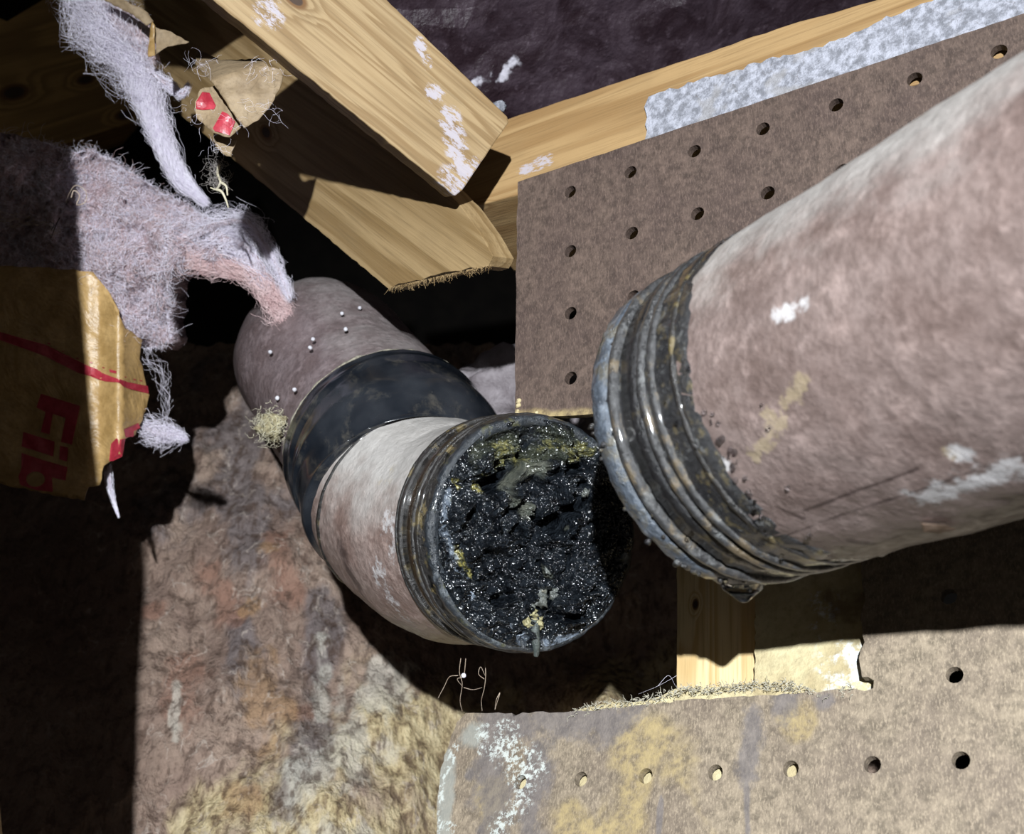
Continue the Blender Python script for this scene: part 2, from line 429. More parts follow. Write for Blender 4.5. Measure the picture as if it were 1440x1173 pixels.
def mat_barrel(name, base, pale, sh, marks_w=(), marks_y=(), marks_d=(), dust=.8, wet=.25, top=(.35, .95)):
    m = N(name); p = m.pos(); n = m.noise(p, 60, 5, .6); f = m.noise(p, 330, 5, .7); g = m.noise(p, 160, 4, .65)
    c = m.mix(m.mr(n, .3, .7), base, pale); c = m.mix(m.mul(m.mr(g, .5, .68), .5), c, tuple(min(1, x * 1.6) for x in pale))
    c = m.mix(m.mul(m.mr(f, .35, .6, 1, 0), .45), c, tuple(x * .55 for x in base))
    up = m.math('ADD', m.sep(m.nrm(), 2), m.mr(n, .3, .7, -.12, .12))
    c = m.mix(m.mul(m.mr(up, top[0], top[1]), dust), c, m.mix(f, (.36, .34, .32), (.54, .52, .50)))
    if marks_d: c = m.mix(m.mul(m.blobs(p, marks_d, m.noise(p, 140, 4), .4), .8), c, (.045, .03, .028))
    if marks_y: c = m.mix(m.mul(m.blobs(p, marks_y, m.noise(p, 170, 5, .7), 1.1), .38), c, (.46, .38, .22))
    if marks_w: c = m.mix(m.mul(m.blobs(p, marks_w, m.noise(p, 210, 6, .75), .9), .75), c, (.62, .61, .62))
    return m.out(c, m.mr(f, .3, .7, .3, .62), m.bump(m.math('ADD', m.mul(f, .8), m.mul(g, .6)), .4, .0018), .5, wet * .4)
H = cyl_hit
M_barrel = mat_barrel('pipe_paint', (.160, .115, .103), (.235, .18, .165), 0, top=(.12, .72),
    marks_w=[(H(1095, 440), H(1125, 425), .0035), (H(1300, 700), H(1430, 660), .006), (H(1350, 640), .004), (H(1020, 655), .003)],
    marks_y=[(H(1130, 540), H(1075, 600), .0035), (H(1340, 640), .003), (H(1060, 640), H(1100, 590), .003)],
    marks_d=[(H(1090, 715), H(1130, 730), .0012), (H(1130, 720), H(1290, 660), .0009), (H(1100, 755), H(1260, 700), .0009), (H(1260, 700), H(1440, 640), .0008), (H(1195, 760), H(1225, 766), .0022), (H(1000, 700), H(1040, 740), .002)])
M_barrel2 = mat_barrel('pipe_paint_dusty', (.20, .135, .115), (.32, .245, .22), 0, dust=1.0, top=(-.25, .45), marks_w=[(PX(575, 850, .425), PX(545, 800, .42), .009), (PX(590, 800, .41), PX(560, 740, .41), .010), (PX(600, 878, .43), .006)], marks_d=[(PX(500, 840, .44), PX(470, 770, .44), .008)], marks_y=[(PX(530, 660, .42), .010)], wet=.4)  # pale top is dust plus the top-lit white, both put into the colour
M_barrel3 = mat_barrel('pipe_paint_dull', (.13, .095, .095), (.19, .15, .155), 0, dust=.35, wet=.3)

def mat_grime(name, base, gunk=.5, pale=.4, rough=.22, ochre=(.36, .27, .10), grey=(.30, .31, .31), sc=1.0, coat=.6):
    m = N(name); p = m.pos(); n = m.noise(p, 120 * sc, 5, .7); f = m.noise(p, 420 * sc, 5, .75); g = m.noise(p, 55 * sc, 4, .6)
    c = m.mix(m.mr(f, .35, .65), tuple(x * .5 for x in base), base)
    c = m.mix(m.mr(n, .62 - gunk * .2, .72 - gunk * .15, 0, gunk), c, m.mix(f, tuple(x * .5 for x in ochre), ochre))
    c = m.mix(m.mr(m.noise(p, 90 * sc, 5, .8), .64 - pale * .2, .74 - pale * .15, 0, pale), c, m.mix(f, tuple(x * .6 for x in grey), grey))
    sp = m.mr(m.vor(p, 520 * sc), .22, .0, 0, 1)
    return m.out(c, m.mr(g, .3, .7, rough, rough + .3), m.bump(m.math('ADD', f, m.mul(sp, .35)), .7, .0012), .6, coat)
M_grime = mat_grime('grimy_rubber', (.026, .026, .029), .45, .5, sc=2.2, ochre=(.27, .21, .09))
M_blackband = mat_grime('black_rubber', (.014, .014, .016), .15, .25)
M_bluish = mat_grime('grey_rim_plastic', (.10, .12, .15), .6, .6, grey=(.30, .34, .39), ochre=(.16, .13, .07))
M_ridge = mat_grime('worn_ridge', (.050, .050, .052), .5, .5, ochre=(.26, .19, .10), grey=(.26, .27, .27))
M_ridge_dark = mat_grime('wet_ridge', (.030, .028, .027), .4, .3, grey=(.22, .22, .22))
M_brownband = mat_grime('brown_glossy_band', (.028, .018, .010), .1, .05, rough=.08, coat=1.)
def mat_hub():
    m = N('black_coupling_plastic'); p = m.pos(); n = m.noise(p, 40, 3, .5, .1); f = m.noise(p, 380, 4, .7)
    c = m.mix(m.mr(n, .35, .7), (.008, .010, .014), (.026, .029, .035)); c = m.mix(m.mul(m.mr(m.noise(p, 60, 6, .75, .4), .52, .8), .6), c, (.14, .125, .10))
    return m.out(c, m.mr(n, .3, .7, .14, .30), m.bump(m.math('ADD', n, m.mul(f, .08)), .12, .002), .6, .2)
M_hub = mat_hub()
M_water = N('water'); M_water.b.inputs['Transmission Weight'].default_value = 1; M_water.b.inputs['IOR'].default_value = 1.33
M_water = M_water.out((.95, .97, 1), .02)
M_bead_glint = mat_simple('bead_glint', (.45, .44, .48), (.6, .6, .64), 100, .06, 0, .0005)  # pale opaque colour paints the glint of the water beads
M_dark = mat_simple('dark_earth', (.010, .008, .007), (.02, .016, .013), 20, .9)

# ------------------------------------------------------------ the setting
def shell(name, V):
    mk(name, V, [(0, 1, 2, 3)], M_dark, kind='structure', M=Matrix.Identity(4))
x0, x1, y0, y1, zt = -1.6, 1.6, -1.2, 2.6, 3.2
shell('floor', [(x0, y0, 0), (x1, y0, 0), (x1, y1, 0), (x0, y1, 0)])
shell('ceiling', [(x0, y0, zt), (x1, y0, zt), (x1, y1, zt), (x0, y1, zt)])
shell('wall_far', [(x0, y1, 0), (x1, y1, 0), (x1, y1, zt), (x0, y1, zt)])
shell('wall_left', [(x0, y0, 0), (x0, y1, 0), (x0, y1, zt), (x0, y0, zt)])
shell('wall_right', [(x1, y0, 0), (x1, y1, 0), (x1, y1, zt), (x1, y0, zt)])

# stone wall behind the pipes
nx, ny = 330, 250; V = []
for j in range(ny):
    for i in range(nx):
        px = -260 + 1560 * i / (nx - 1); t = j / (ny - 1)
        top = 480 + 26 * noise.noise(Vector((px * .012, 3.1, 0))) + 12 * noise.noise(Vector((px * .05, 1.1, 0))) + (max(0, px - 640) * .05)
        py = top + (1420 - top) * t
        p = rock(px, py); q = Vector((p.x, p.y, p.z * .55))
        h = .016 * fbm(q, 9, 3) + .0055 * fbm(q + Vector((5, 0, 0)), 30, 4) + .0022 * fbm(q, 120, 3)
        d = (p - CM.translation).normalized()
        # a step-like ledge above the shaded hollow, and a small knob that peeks over the lower pegboard
        k = -.045 * math.exp(-((px - 850) / 55) ** 2 - ((py - 985) / 38) ** 2)
        V.append(p + d * (h + k))
F = grid_faces(ny, nx)
n0 = len(V); 
V += [V[i] + CD(0, .05, .5) for i in range(nx)]
F += [(i, i + 1, n0 + i + 1, n0 + i) for i in range(nx - 1)]
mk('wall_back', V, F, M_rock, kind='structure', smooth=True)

M_greystone = mat_simple('grey_stone', (.13, .11, .12), (.27, .245, .26), 60, .7, .9, .004, 6)
blob('stone', PX(742, 580, .600), .0335, M_greystone, .3, 1.6, (1.15, .9, 1), 5, label='grey stone lump between the black coupling and the brown pegboard corner', cat='stone')
# ------------------------------------------------------------ boards and timbers
def circ(surf_o, X, Y, i, j, r=.0026, n=14):
    pitch = .0254 * (1.045 if surf_o is UO else 1)
    o = Vector(surf_o); X = Vector(X); Y = Vector(Y); c = o + X * (i * pitch) + Y * (j * pitch); out = []
    for k in range(n):
        a = 2 * math.pi * k / n; q = c + (X * math.cos(a) + Y * math.sin(a)) * r
        out.append((720 + FPX * q.x / q.z, 586.5 + FPX * q.y / q.z))
    return out
def holes_for(poly, O, X, Y, ir, jr):
    H_ = []
    for i in ir:
        for j in jr:
            h = circ(O, X, Y, i, j)
            if all(inside(p, [q[:2] for q in poly]) for p in h): H_.append(h)
    return H_
UO_ = Vector(UO); upoly = jag([(728, 256, .5), (1110, 129, .5), (1560, -21, 0), (1560, 560, .5), (834, 582, 1.2), (724, 588, 1.2)], 1, 14)
sheet('pegboard', upoly, su(), Uv * .0032, M_peg_up, holes=holes_for(upoly, UO, UX, UY, range(0, 9), range(-1, 9)), grid=60,
      label='brown perforated hardboard panel behind the large pipe, square corner beside the black gap', cat='pegboard')
lpoly = jag([(655, 1003, 1.), (720, 1003, 1.5), (722, 1008, 1.), (735, 1002, 1.5), (830, 1000, 1.5), (960, 985, 1.5), (1110, 976, 1.5), (1200, 968, .5),
             (1216, 972, 0), (1228, 968, 0), (1229, 957, 0), (1221, 952, 0), (1212, 952, 1.5), (1208, 925, 2), (1216, 903, 2), (1210, 870, 2), (1217, 845, 2), (1211, 805, 2), (1210, 640, 0),
             (1560, 640, 0), (1560, 1300, 0), (612, 1300, 1.), (615, 1120, 1.), (620, 1080, 1.5), (632, 1045, 1.5), (642, 1016, 1.)], 1, 9)
sheet('pegboard', lpoly, sl(), Lv * .0032, M_peg_low, holes=holes_for(lpoly, LO, LX, LY, range(0, 9), range(-9, 4)), grid=60,
      label='water-stained perforated hardboard at the bottom right with a rounded crusty left end', cat='pegboard')

# torn backing panel behind the lower pegboard; its ragged edge shows above it
bp = jag([(780, 1030, 0), (800, 1004, 2), (850, 992, 2), (905, 988, 2.2), (955, 968, 2.5), (1062, 960, 1.5), (1062, 860, .8), (1062, 770, 0), (1250, 770, 0), (1250, 1005, 0), (1160, 1010, 0), (1165, 1300, 0), (680, 1300, 0), (680, 1030, 0)], 2, 7)
back_panel = sheet('backing_board', bp, sl(.0062), Lv * .004, M_dry, grid=40, label='torn yellowish backing board with white paint, showing above the stained pegboard', cat='board')
# frayed paper along its broken edge
L_ = []; e = [(800, 1002), (850, 990), (905, 985), (955, 970), (1062, 962), (1110, 962), (1150, 975), (1200, 968)]
for a, b in zip(e, e[1:]):
    for q in range(int((b[0] - a[0]) * 1.8)):
        t = random.random(); p = sl(random.uniform(-.001, .006))(a[0] + (b[0] - a[0]) * t, a[1] + (b[1] - a[1]) * t + random.uniform(-4, 10))
        L_.append(fibre(p, CD(random.uniform(-1, 1), random.uniform(-.5, .2), random.uniform(-.3, .3)), random.uniform(.0008, .0028), 1.1, 5))
tubes('frayed_fibres', L_, .00016, M_fray, parent=back_panel, kind='stuff')
rim = [(655, 1003), (720, 1003), (830, 1000), (960, 984), (1110, 976), (1200, 968)]
L_ = []
for a, b in zip(rim[2:], rim[3:]):
    for q in range(int((b[0] - a[0]) * 1.2)):
        t = random.random(); p = sl(.0005)(a[0] + (b[0] - a[0]) * t, a[1] + (b[1] - a[1]) * t + random.uniform(-2, 2))
        L_.append(fibre(p, CD(random.uniform(-1, 1), random.uniform(-.8, .2), random.uniform(-.5, .1)), random.uniform(.001, .004), 1.3, 5))
# paper flap strip, thin, running along the top of the pegboard
sp = jag([(800, 1003, 2), (850, 990, 2), (950, 981, 2), (1062, 972, 2), (1110, 968, 2), (1190, 958, 2), (1205, 968, 2), (1110, 980, 1), (960, 990, 1), (830, 1003, 1)], 2, 6)
sheet('paper_flap', sp, sl(.0036), Lv * .0006, M_dry, grid=8, parent=back_panel, disp=lambda p: Lv * (-.0015 * noise.noise(p * 260)))

def wood_frame(surf, a, b, s): return frame(surf(*a), surf(*b), surf(*s))
# upper timber A: nearest to the eye, nail hole near its top end
Ao, An = z3((300, 0, .385), (640, 275, .43), (716, 170, .435)); sA = plane_surf(Ao, An)
MA = wood_frame(sA, (300, 0), (640, 275), (716, 170)); IA = MA.inverted(); lA = lambda x, y: IA @ sA(x, y)
M_woodA = mat_wood('pine_bright', (.33, .235, .125), (.22, .142, .066), MA, 0, 0, knots=[(lA(414, -3), .0026)],
    marks=[(lA(640, 258), .010), (lA(650, 240), lA(632, 165), .006), (lA(612, 130), .005), (lA(590, 60), lA(600, 90), .003), (lA(378, 20), .007), (lA(660, 240), .008)], scale=2.4)
An_v = CD(*An)
pA = jag([(165, -110, .8), (300, 0, .8), (640, 276, .4), (650, 268, .4), (716, 172, .4), (714, 164, .4), (545, 0, .4), (430, -110, .4)], 1, 9)
sheet('timber', pA, sA, An_v * .011, M_woodA, M=MA, bevel=.0012, grid=50, label='bright sawn pine batten crossing the top with white smears at its end', cat='timber')
# lower timber B
Bo, Bn = z3((600, 280, .458), (430, 250, .525), (545, 405, .478)); Bn_ = Bn; sB = plane_surf(Bo, Bn)
MB = wood_frame(sB, (230, 141), (545, 405), (692, 365)); IB = MB.inverted(); lB = lambda x, y: IB @ sB(x, y)
M_woodB = mat_wood('pine_dull', (.33, .23, .115), (.21, .135, .058), MB, 0, 0, knots=[(lB(374, 186), .0032)], scale=.9)
pB = jag([(545, 405, 2.2), (585, 394, 2.2), (640, 381, 2.2), (686, 374, .6), (693, 360, .6), (674, 326, .5), (648, 290, .5), (610, 250, 0), (330, -90, 0), (40, -60, .6), (180, 100, .6)], 1, 7)
sheet('timber', pB, sB, CD(*Bn) * .011, M_woodB, M=MB, bevel=.001, grid=50, label='dull pine timber with a knot and ragged sawn end, below the bright batten', cat='timber')
L_ = [fibre(sB(545 + 145 * t, 405 - 33 * t), CD(random.uniform(-.6, .6), 1, random.uniform(-.4, .4)), random.uniform(.001, .004), .8, 5) for t in [random.random() for _ in range(220)]]
tubes('splinters', L_, .00014, M_woodB, parent=bpy.data.objects['timber.001'], kind='stuff')
# timber C: ledger that the upper pegboard is fixed to
sC = su(.0052)
MC = wood_frame(sC, (650, 292), (1440, 20), (716, 167)); IC = MC.inverted(); lC = lambda x, y: IC @ sC(x, y)
M_woodC = mat_wood('pine_ledger', (.36, .235, .11), (.26, .155, .065), MC, 0, 0, knots=[(lC(668, 299), .0022)], marks=[(lC(770, 225), lC(735, 240), .004), (lC(710, 160), .004)], scale=.8)
pC = jag([(655, 200, 0), (716, 166, .5), (918, 99, .8), (1107, 35, .8), (1240, -3, .5), (1560, -105, 0), (1560, 60, 0), (1000, 182, 0), (727, 274, 0), (650, 294, 0), (640, 280, 0)], .6, 16)
sheet('timber', pC, sC, CD(.0224, .0208, .045), M_woodC, M=MC, bevel=.0006, grid=60, label='long pine ledger running to the upper right above the brown pegboard', cat='timber')
# plaster strip on the ledger
ps = jag([(906, 200, 0), (910, 183, 2.5), (906, 150, 2.5), (912, 136, 3), (935, 128, 3), (1000, 108, 3), (1045, 98, 3), (1060, 88, 3), (1130, 72, 3), (1190, 52, 3), (1240, 28, 3), (1300, 4, 3), (1400, -30, 2), (1560, -80, 0), (1560, 0, 0)], 2.5, 8)
sheet('plaster_strip', ps, su(.0038), Uv * .0012, M_plaster, grid=30, label='whitish grey cracked plaster strip stuck on the ledger above the pegboard', cat='plaster')
# dark painted board at the top
Do, Dn = z3((600, 0, .56), (900, 0, .60), (740, 160, .62)); sD = plane_surf(Do, Dn)
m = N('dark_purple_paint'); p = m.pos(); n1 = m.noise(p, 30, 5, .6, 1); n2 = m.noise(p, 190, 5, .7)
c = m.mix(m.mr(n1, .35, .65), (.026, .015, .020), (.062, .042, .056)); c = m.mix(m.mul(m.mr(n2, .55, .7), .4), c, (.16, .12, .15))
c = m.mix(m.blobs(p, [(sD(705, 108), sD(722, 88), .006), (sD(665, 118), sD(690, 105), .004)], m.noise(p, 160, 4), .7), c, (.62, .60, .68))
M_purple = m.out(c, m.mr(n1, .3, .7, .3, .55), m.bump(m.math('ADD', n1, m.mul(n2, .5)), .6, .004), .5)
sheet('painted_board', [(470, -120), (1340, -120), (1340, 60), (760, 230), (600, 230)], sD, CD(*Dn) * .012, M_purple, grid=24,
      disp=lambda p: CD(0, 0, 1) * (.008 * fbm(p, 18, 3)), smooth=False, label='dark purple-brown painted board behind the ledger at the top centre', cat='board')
# loose crumb lying where batten and ledger meet
blob('plaster_crumb', PX(702, 150, .50), .0028, M_plaster, .5, 2, label='small white plaster crumb where the batten meets the ledger', cat='crumb')
sheet('timber', jag([(60, -360, 1), (400, -345, 1), (400, -175, 1), (165, -165, 1), (80, -215, 1)], 1, 20), lambda x, y: PX(x, y, .42), CD(0, 0, 1) * .02, M_woodB, grid=60, label='short timber block added out of view above to shade the upper left', cat='timber')  # block added above the frame for the shade it casts at upper left
# timber at the far left, in shade
Eo, En = z3((0, 0, .86), (190, 170, .90), (0, 180, .84)); sE = plane_surf(Eo, En)
ME = wood_frame(sE, (0, 120), (220, 60), (0, 220)); IE = ME.inverted()
M_woodE = mat_wood('pine_far', (.42, .26, .09), (.25, .15, .05), ME, 0, 0, knots=[(IE @ sE(120, 112), .004), (IE @ sE(175, 162), .004), (IE @ sE(20, 130), .006)], scale=.6)
sheet('timber', jag([(-160, -40, 0), (10, 30, 1), (60, 0, 1), (240, -60, 0), (290, 60, 0), (196, 168, 1.), (100, 200, 1.), (-160, 250, 0)], 1, 20), sE, CD(*En) * .05, M_woodE, M=ME, grid=60,
      label='deeply shaded timber at the top left behind the hanging wool', cat='timber')
# post behind the lower board
PO = sl(.0112); MP = wood_frame(PO, (1005, 980), (1005, 800), (1060, 900)); IP = MP.inverted()
M_woodP = mat_wood('pine_post', (.74, .60, .34), (.56, .38, .17), MP, 0, 0, knots=[(IP @ PO(978, 850), .0012)], scale=1.4)
sheet('post', jag([(952, 700, .6), (952, 1150, 0), (1062, 1150, 0), (1062, 700, 0)], .5, 12), PO, Lv * .035, M_woodP, M=MP, grid=60, label='short pine post end standing behind the stained pegboard below the dripping pipe', cat='post')
# upright added out of view on the left, shaped so its edge casts the left shade
M_woodS = mat_wood('pine_shade_upright', (.45, .3, .13), (.3, .18, .07), None, 0, 0)
S = [(-.1545, -.55, .300), (-.1545 - .09, -.55, .300), (-.1545 - .09, .60, .300), (-.1545, .60, .300)]
LAMPV = Vector(LAMP)
def shade_upright():
    nrm_ = Vector((-.976, .089, -.200)); d0 = nrm_.dot(LAMPV); V = []
    for y in (-.45, .45):
        z = .300; x = (d0 - nrm_.y * y - nrm_.z * z) / nrm_.x
        for dx, dz in ((0, 0), (-.09, 0), (-.09, .038), (-.012, .038)): V.append(CV(x + dx, y, z + dz))
    return V
mk('shade_upright', shade_upright(), [(0, 1, 2, 3), (4, 5, 6, 7), (0, 1, 5, 4), (1, 2, 6, 5), (2, 3, 7, 6), (3, 0, 4, 7)], M_woodS, label='pine upright added out of view at the left to cast the shade there', cat='shade_upright')

# ------------------------------------------------------------ big pipe
v = Vector((-0.50627877, 0.29241963, 0.81127835)); A0 = Vector((0.17500455, -0.06342251, 0.1320719))
KE = .229; TB = Tube([A0 + v * KE, A0 + v * .15, A0 + v * .05, A0 - v * .06, A0 - v * .16], 10)   # distance measured from the cut end
R = .0445
dp = empty('drain_pipe', CV(*(A0 + v * KE)), 'large pinkish brown pipe entering from the right, its wet grimy collar dripping', 'pipe')
def rough_r(amp, sc): return lambda p, d, a: amp * fbm(p, sc, 3)
TB.skin('barrel', [(.036 + i * .004, R - .0002) for i in range(88)] , M_barrel, 160, rough_r(.0005, 90), parent=dp)
TB.skin('coupling_band', [(.0005, R - .006), (.0005, R - .001), (.003, R), (.008, R - .0006), (.0095, R - .0010), (.013, R - .0012), (.020, R - .0012), (.0215, R - .0004), (.029, R - .0002), (.036, R), (.0395, R + .0001), (.041, R - .0006), (.042, R - .003)], M_grime, 160, rough_r(.0008, 220), parent=dp, label='grimy black collar at the cut end')
TB.skin('rim', [(0, R - .006), (0, R - .0005), (.0015, R + .0006), (.005, R + .0007), (.0072, R), (.0075, R - .002)], M_bluish, 160, rough_r(.0007, 260), parent=dp, label='blue-grey rim lip')
TB.skin('black_band', [(.0132, R - .002), (.0132, R - .0003), (.0205, R - .0001), (.0208, R - .002)], M_blackband, 160, rough_r(.0005, 320), parent=dp, label='black rubber band between the ridges')
for d, w, mt in ((.0098, .0016, M_ridge), (.0220, .0014, M_ridge), (.0262, .0013, M_ridge), (.0345, .0010, M_ridge_dark)):
    TB.skin('ridge', [(d - w, R - .001)] + [(d + w * math.sin(a), R - .0004 + w * .95 * math.cos(a)) for a in (-1.3, -.8, -.3, .3, .8, 1.3)] + [(d + w, R - .001)], mt, 160, rough_r(.00022, 200), parent=dp)
TB.skin('inner_wall', [(0, R - .005), (.02, R - .0052), (.35, R - .0052)], M_blackband, 96, parent=dp)
# crusty grains on the lower lip
for q in range(90):
    a = random.uniform(0, 2 * math.pi); p, T, u, w = TB.at(abs(random.gauss(0, .003)))
    e = u * math.cos(a) + w * math.sin(a)
    if e.z > -.1: continue
    o = blob('grit', p + e * (R + .0006), random.uniform(.0005, .0012), random.choice((M_ridge_dark, M_grime, M_grime)), .5, 1.5, sub=1, parent=dp)
# droplet hanging from the collar
def drop(name, top, w, h, **k):
    V = []; n = 24; prof = [(1., 0), (1.05, -.12), (.95, -.3), (.72, -.5), (.5, -.68), (.36, -.82), (.2, -.95), (.02, -1)]
    for r, z in prof:
        for j in range(n):
            a = 2 * math.pi * j / n; V.append(top + Vector((math.cos(a) * r * w, math.sin(a) * r * w * .6, z * h)))
    V.append(top + Vector((0, 0, 0))); c = len(V) - 1
    F = grid_faces(len(prof), n, True) + [(c, (j + 1) % n, j) for j in range(n)] + [tuple(range((len(prof) - 1) * n, len(prof) * n))]
    return mk(name, V, F, M_water, smooth=True, **k)
drop('water_drop', PX(1044, 821, .303), .0056, .0052, label='clear water drop hanging from the lip of the large pipe', cat='water drop')
def droplets(spots, rad, parent):
    for p, nn, r in spots: blob('droplet', p, r, M_water, .1, 1, sub=2, parent=parent)
sp_ = []
for q in range(46):
    a = random.random(); 
    x, y = (972 + 110 * a + random.uniform(-12, 6), 520 + 240 * a + random.uniform(-8, 8)) if q % 3 else (random.uniform(930, 1150), random.uniform(560, 790))
    sp_.append((H(x, y, .0447), 0, random.uniform(.0003, .0007)))
droplets(sp_, 0, dp)
o = sheet('paint_flake', [(1296, 736), (1330, 738), (1346, 745), (1322, 750), (1300, 748)], lambda x, y: H(x, y, .0452), CD(0, 0, 1) * .0003, mat_simple('flake', (.5, .32, .22), (.66, .48, .38), 300), grid=6, parent=dp)

# ------------------------------------------------------------ elbow with the open, clogged end
ax = Vector((-.475, .06, .877)).normalized()
P0 = Vector((.0091, .0419, .410))
P0 = Vector(((755 - 720) / FPX * .398, (749 - 586.5) / FPX * .398, .398))
e1 = Vector((-.42, -.42, .80)).normalized()
P5 = Vector(((543 - 720) / FPX * .515, (628 - 586.5) / FPX * .515, .515))
pts = [P0, P0 + ax * .03, P0 + ax * .060 + Vector((-.002, .0015, 0)), P5 - e1 * .040 + Vector((-.001, .0075, 0)), P5 - e1 * .02, P5, P5 + e1 * .05, P5 + e1 * .10, P5 + e1 * .10 + Vector((-.018, -.002, .07)), P5 + e1 * .10 + Vector((-.025, .004, .12))]
TE = Tube(pts, 14)
def len_at(P):
    w = CV(*P); return TE.L[min(range(len(TE.P)), key=lambda i: (TE.P[i] - w).length)]
sHub = len_at(P5 - e1 * .040); sBack = len_at(P5); sEnd = TE.L[-1] - .001
ep = empty('elbow_pipe', CV(*P0), 'open-ended elbow pipe in the middle, black coupling on a dusty pinkish bend', 'pipe')
RE = .0420; RB = .0442
def steps(a, b, n, r): return [(a + (b - a) * i / n, r) for i in range(n + 1)]
TE.skin('pipe_bend', [(.026 + (sHub + .01 - .026) * i / 30, RE + (RB - RE) * min(1, i / 14) - .0003) for i in range(31)], M_barrel2, 160, rough_r(.0005, 80), parent=ep, label='dusty pinkish brown bend')
TE.skin('back_pipe', steps(sBack - .01, sEnd, 40, RB + .0005), M_barrel3, 128, rough_r(.0006, 60), parent=ep, label='dull grey-brown pipe behind the coupling')
hub_prof = [(sHub, RB - .0005), (sHub + .0005, RB + .0022), (sHub + .002, RB + .003)] + steps(sHub + .004, sHub + .0165, 5, RB + .0026) + [(sHub + .0175, RB + .0030), (sHub + .0185, RB + .0039), (sHub + .0200, RB + .0043), (sHub + .0215, RB + .0039)] + steps(sHub + .024, sBack - .013, 4, RB + .0034) + [(sBack - .011, RB + .0042), (sBack - .008, RB + .0044), (sBack - .006, RB + .0036), (sBack - .003, RB + .0042), (sBack - .001, RB + .0040), (sBack, RB + .0030), (sBack + .0002, RB - .001)]
TE.skin('hub_coupling', hub_prof, M_hub, 160, rough_r(.0003, 50), parent=ep, label='glossy black plastic coupling')
TE.skin('dust_ring', [(sBack - .0004, RB + .0015), (sBack + .0004, RB + .0036), (sBack + .0022, RB + .0030), (sBack + .004, RB + .001)], mat_simple('pale_dust', (.16, .15, .12), (.34, .31, .24), 400, .9, .9, .001), 160, rough_r(.0008, 200), parent=ep, label='pale dusty line of glue behind the coupling')
TE.skin('seam_line', [(sHub - .0070, RB - .001), (sHub - .0066, RB + .0004), (sHub - .0054, RB + .0004), (sHub - .005, RB - .001)], M_ridge_dark, 160, rough_r(.0003, 200), parent=ep)
TE.skin('collar', [(.0004, RE - .001), (.002, RE), (.0060, RE + .0001), (.0065, RE + .0006), (.0105, RE + .0006), (.013, RE - .0002), (.0225, RE - .0002), (.024, RE + .0009), (.029, RE + .0006), (.030, RE - .001)], M_ridge_dark, 160, rough_r(.0004, 200), parent=ep, label='wet black collar near the open end')
TE.skin('brown_band', [(.0136, RE - .001), (.0138, RE + .0002), (.0222, RE + .0002), (.0224, RE - .001)], M_brownband, 160, rough_r(.0001, 60), parent=ep, label='glossy dark brown band')
for d, w in ((.0075, .0009), (.0120, .0010), (.0240, .0011), (.0275, .0010)):
    TE.skin('ridge', [(d - w, RE - .001)] + [(d + w * math.sin(a), RE + .0002 + w * math.cos(a)) for a in (-1.3, -.8, -.3, .3, .8, 1.3)] + [(d + w, RE - .001)], M_ridge_dark, 160, rough_r(.0002, 300), parent=ep)
M_rim = mat_grime('wet_cut_rim', (.030, .036, .044), .30, .5, rough=.14, ochre=(.24, .23, .06), grey=(.22, .25, .28))
TE.skin('cut_rim', [(.010, RE - .0045), (.003, RE - .0046), (.0008, RE - .0043), (-.0001, RE - .0037), (-.0002, RE - .0012), (.0004, RE - .0003), (.002, RE + .0001), (.0062, RE - .0001), (.0064, RE - .002)], M_rim, 180, rough_r(.0008, 160), parent=ep, label='blue-grey cut rim of the open end')
# droplets on the dull pipe
for (x, y) in ((486, 463), (481, 441), (506, 433), (440, 477), (436, 489), (390, 560), (414, 548), (380, 495)):
    w = TE.at(sBack + .045)[0]
    r = (PX(x, y, 1) - CM.translation).normalized()
    best = None
    for i in range(60):
        p, T, u, b = TE.at(sBack + .003 + i * .003); q = CM.translation + r * (p - CM.translation).dot(r)
        dd = (q - p - T * (q - p).dot(T)).length
        if dd < RB:
            h = math.sqrt(RB ** 2 - dd ** 2); q2 = q - r * h
            if best is None or (q2 - CM.translation).length < (best - CM.translation).length: best = q2
    if best is not None: blob('droplet', best, .0010, M_bead_glint, .2, 1, sub=2, parent=ep)

# ------------------------------------------------------------ sludge in the open end
p0, T0, _, _ = TE.at(0.0001)
nF = -CD(*ax).normalized()
uF = (CD(1, 0, 0) - nF * CD(1, 0, 0).dot(nF)).normalized(); wF = nF.cross(uF)
if wF.dot(CD(0, -1, 0)) < 0: wF = -wF
cF = CV(*P0)
def face_uv(px, py):
    r = PX(px, py, 1) - CM.translation; t = (cF - CM.translation).dot(nF) / r.dot(nF); q = CM.translation + r * t - cF
    return q.dot(uF), q.dot(wF)
def face_pt(px, py, h=0):
    u, w = face_uv(px, py); return cF + uF * u + wF * w + nF * h
cav = [((686, 682), (706, 668), .0022, .010), ((706, 668), (722, 655), .0015, .007), ((776, 742), (784, 736), .0032, .012), ((722, 746), (730, 752), .0018, .005), ((790, 722), (815, 708), .0022, .008), ((795, 662), (825, 655), .0013, .005),
       ((700, 845), (722, 838), .0014, .005), ((775, 866), (808, 866), .0012, .006), ((756, 792), (770, 820), .0012, .004), ((745, 728), (760, 735), .0010, .004), ((805, 690), (822, 680), .0012, .005), ((765, 850), (772, 836), .0010, .005), ((690, 655), (735, 640), .0012, .004)]
cav = [(Vector(face_uv(*a)), Vector(face_uv(*b)), r, d) for a, b, r, d in cav]
lump = [((722, 674), (742, 660), .0046, .0060), ((770, 800), (766, 780), .0035, .003), ((800, 740), (812, 730), .004, .003), ((760, 655), (780, 640), .004, .0025), ((690, 720), (680, 780), .006, .002), ((795, 830), (800, 800), .005, .002)]
lump = [(Vector(face_uv(*a)), Vector(face_uv(*b)), r, d) for a, b, r, d in lump]
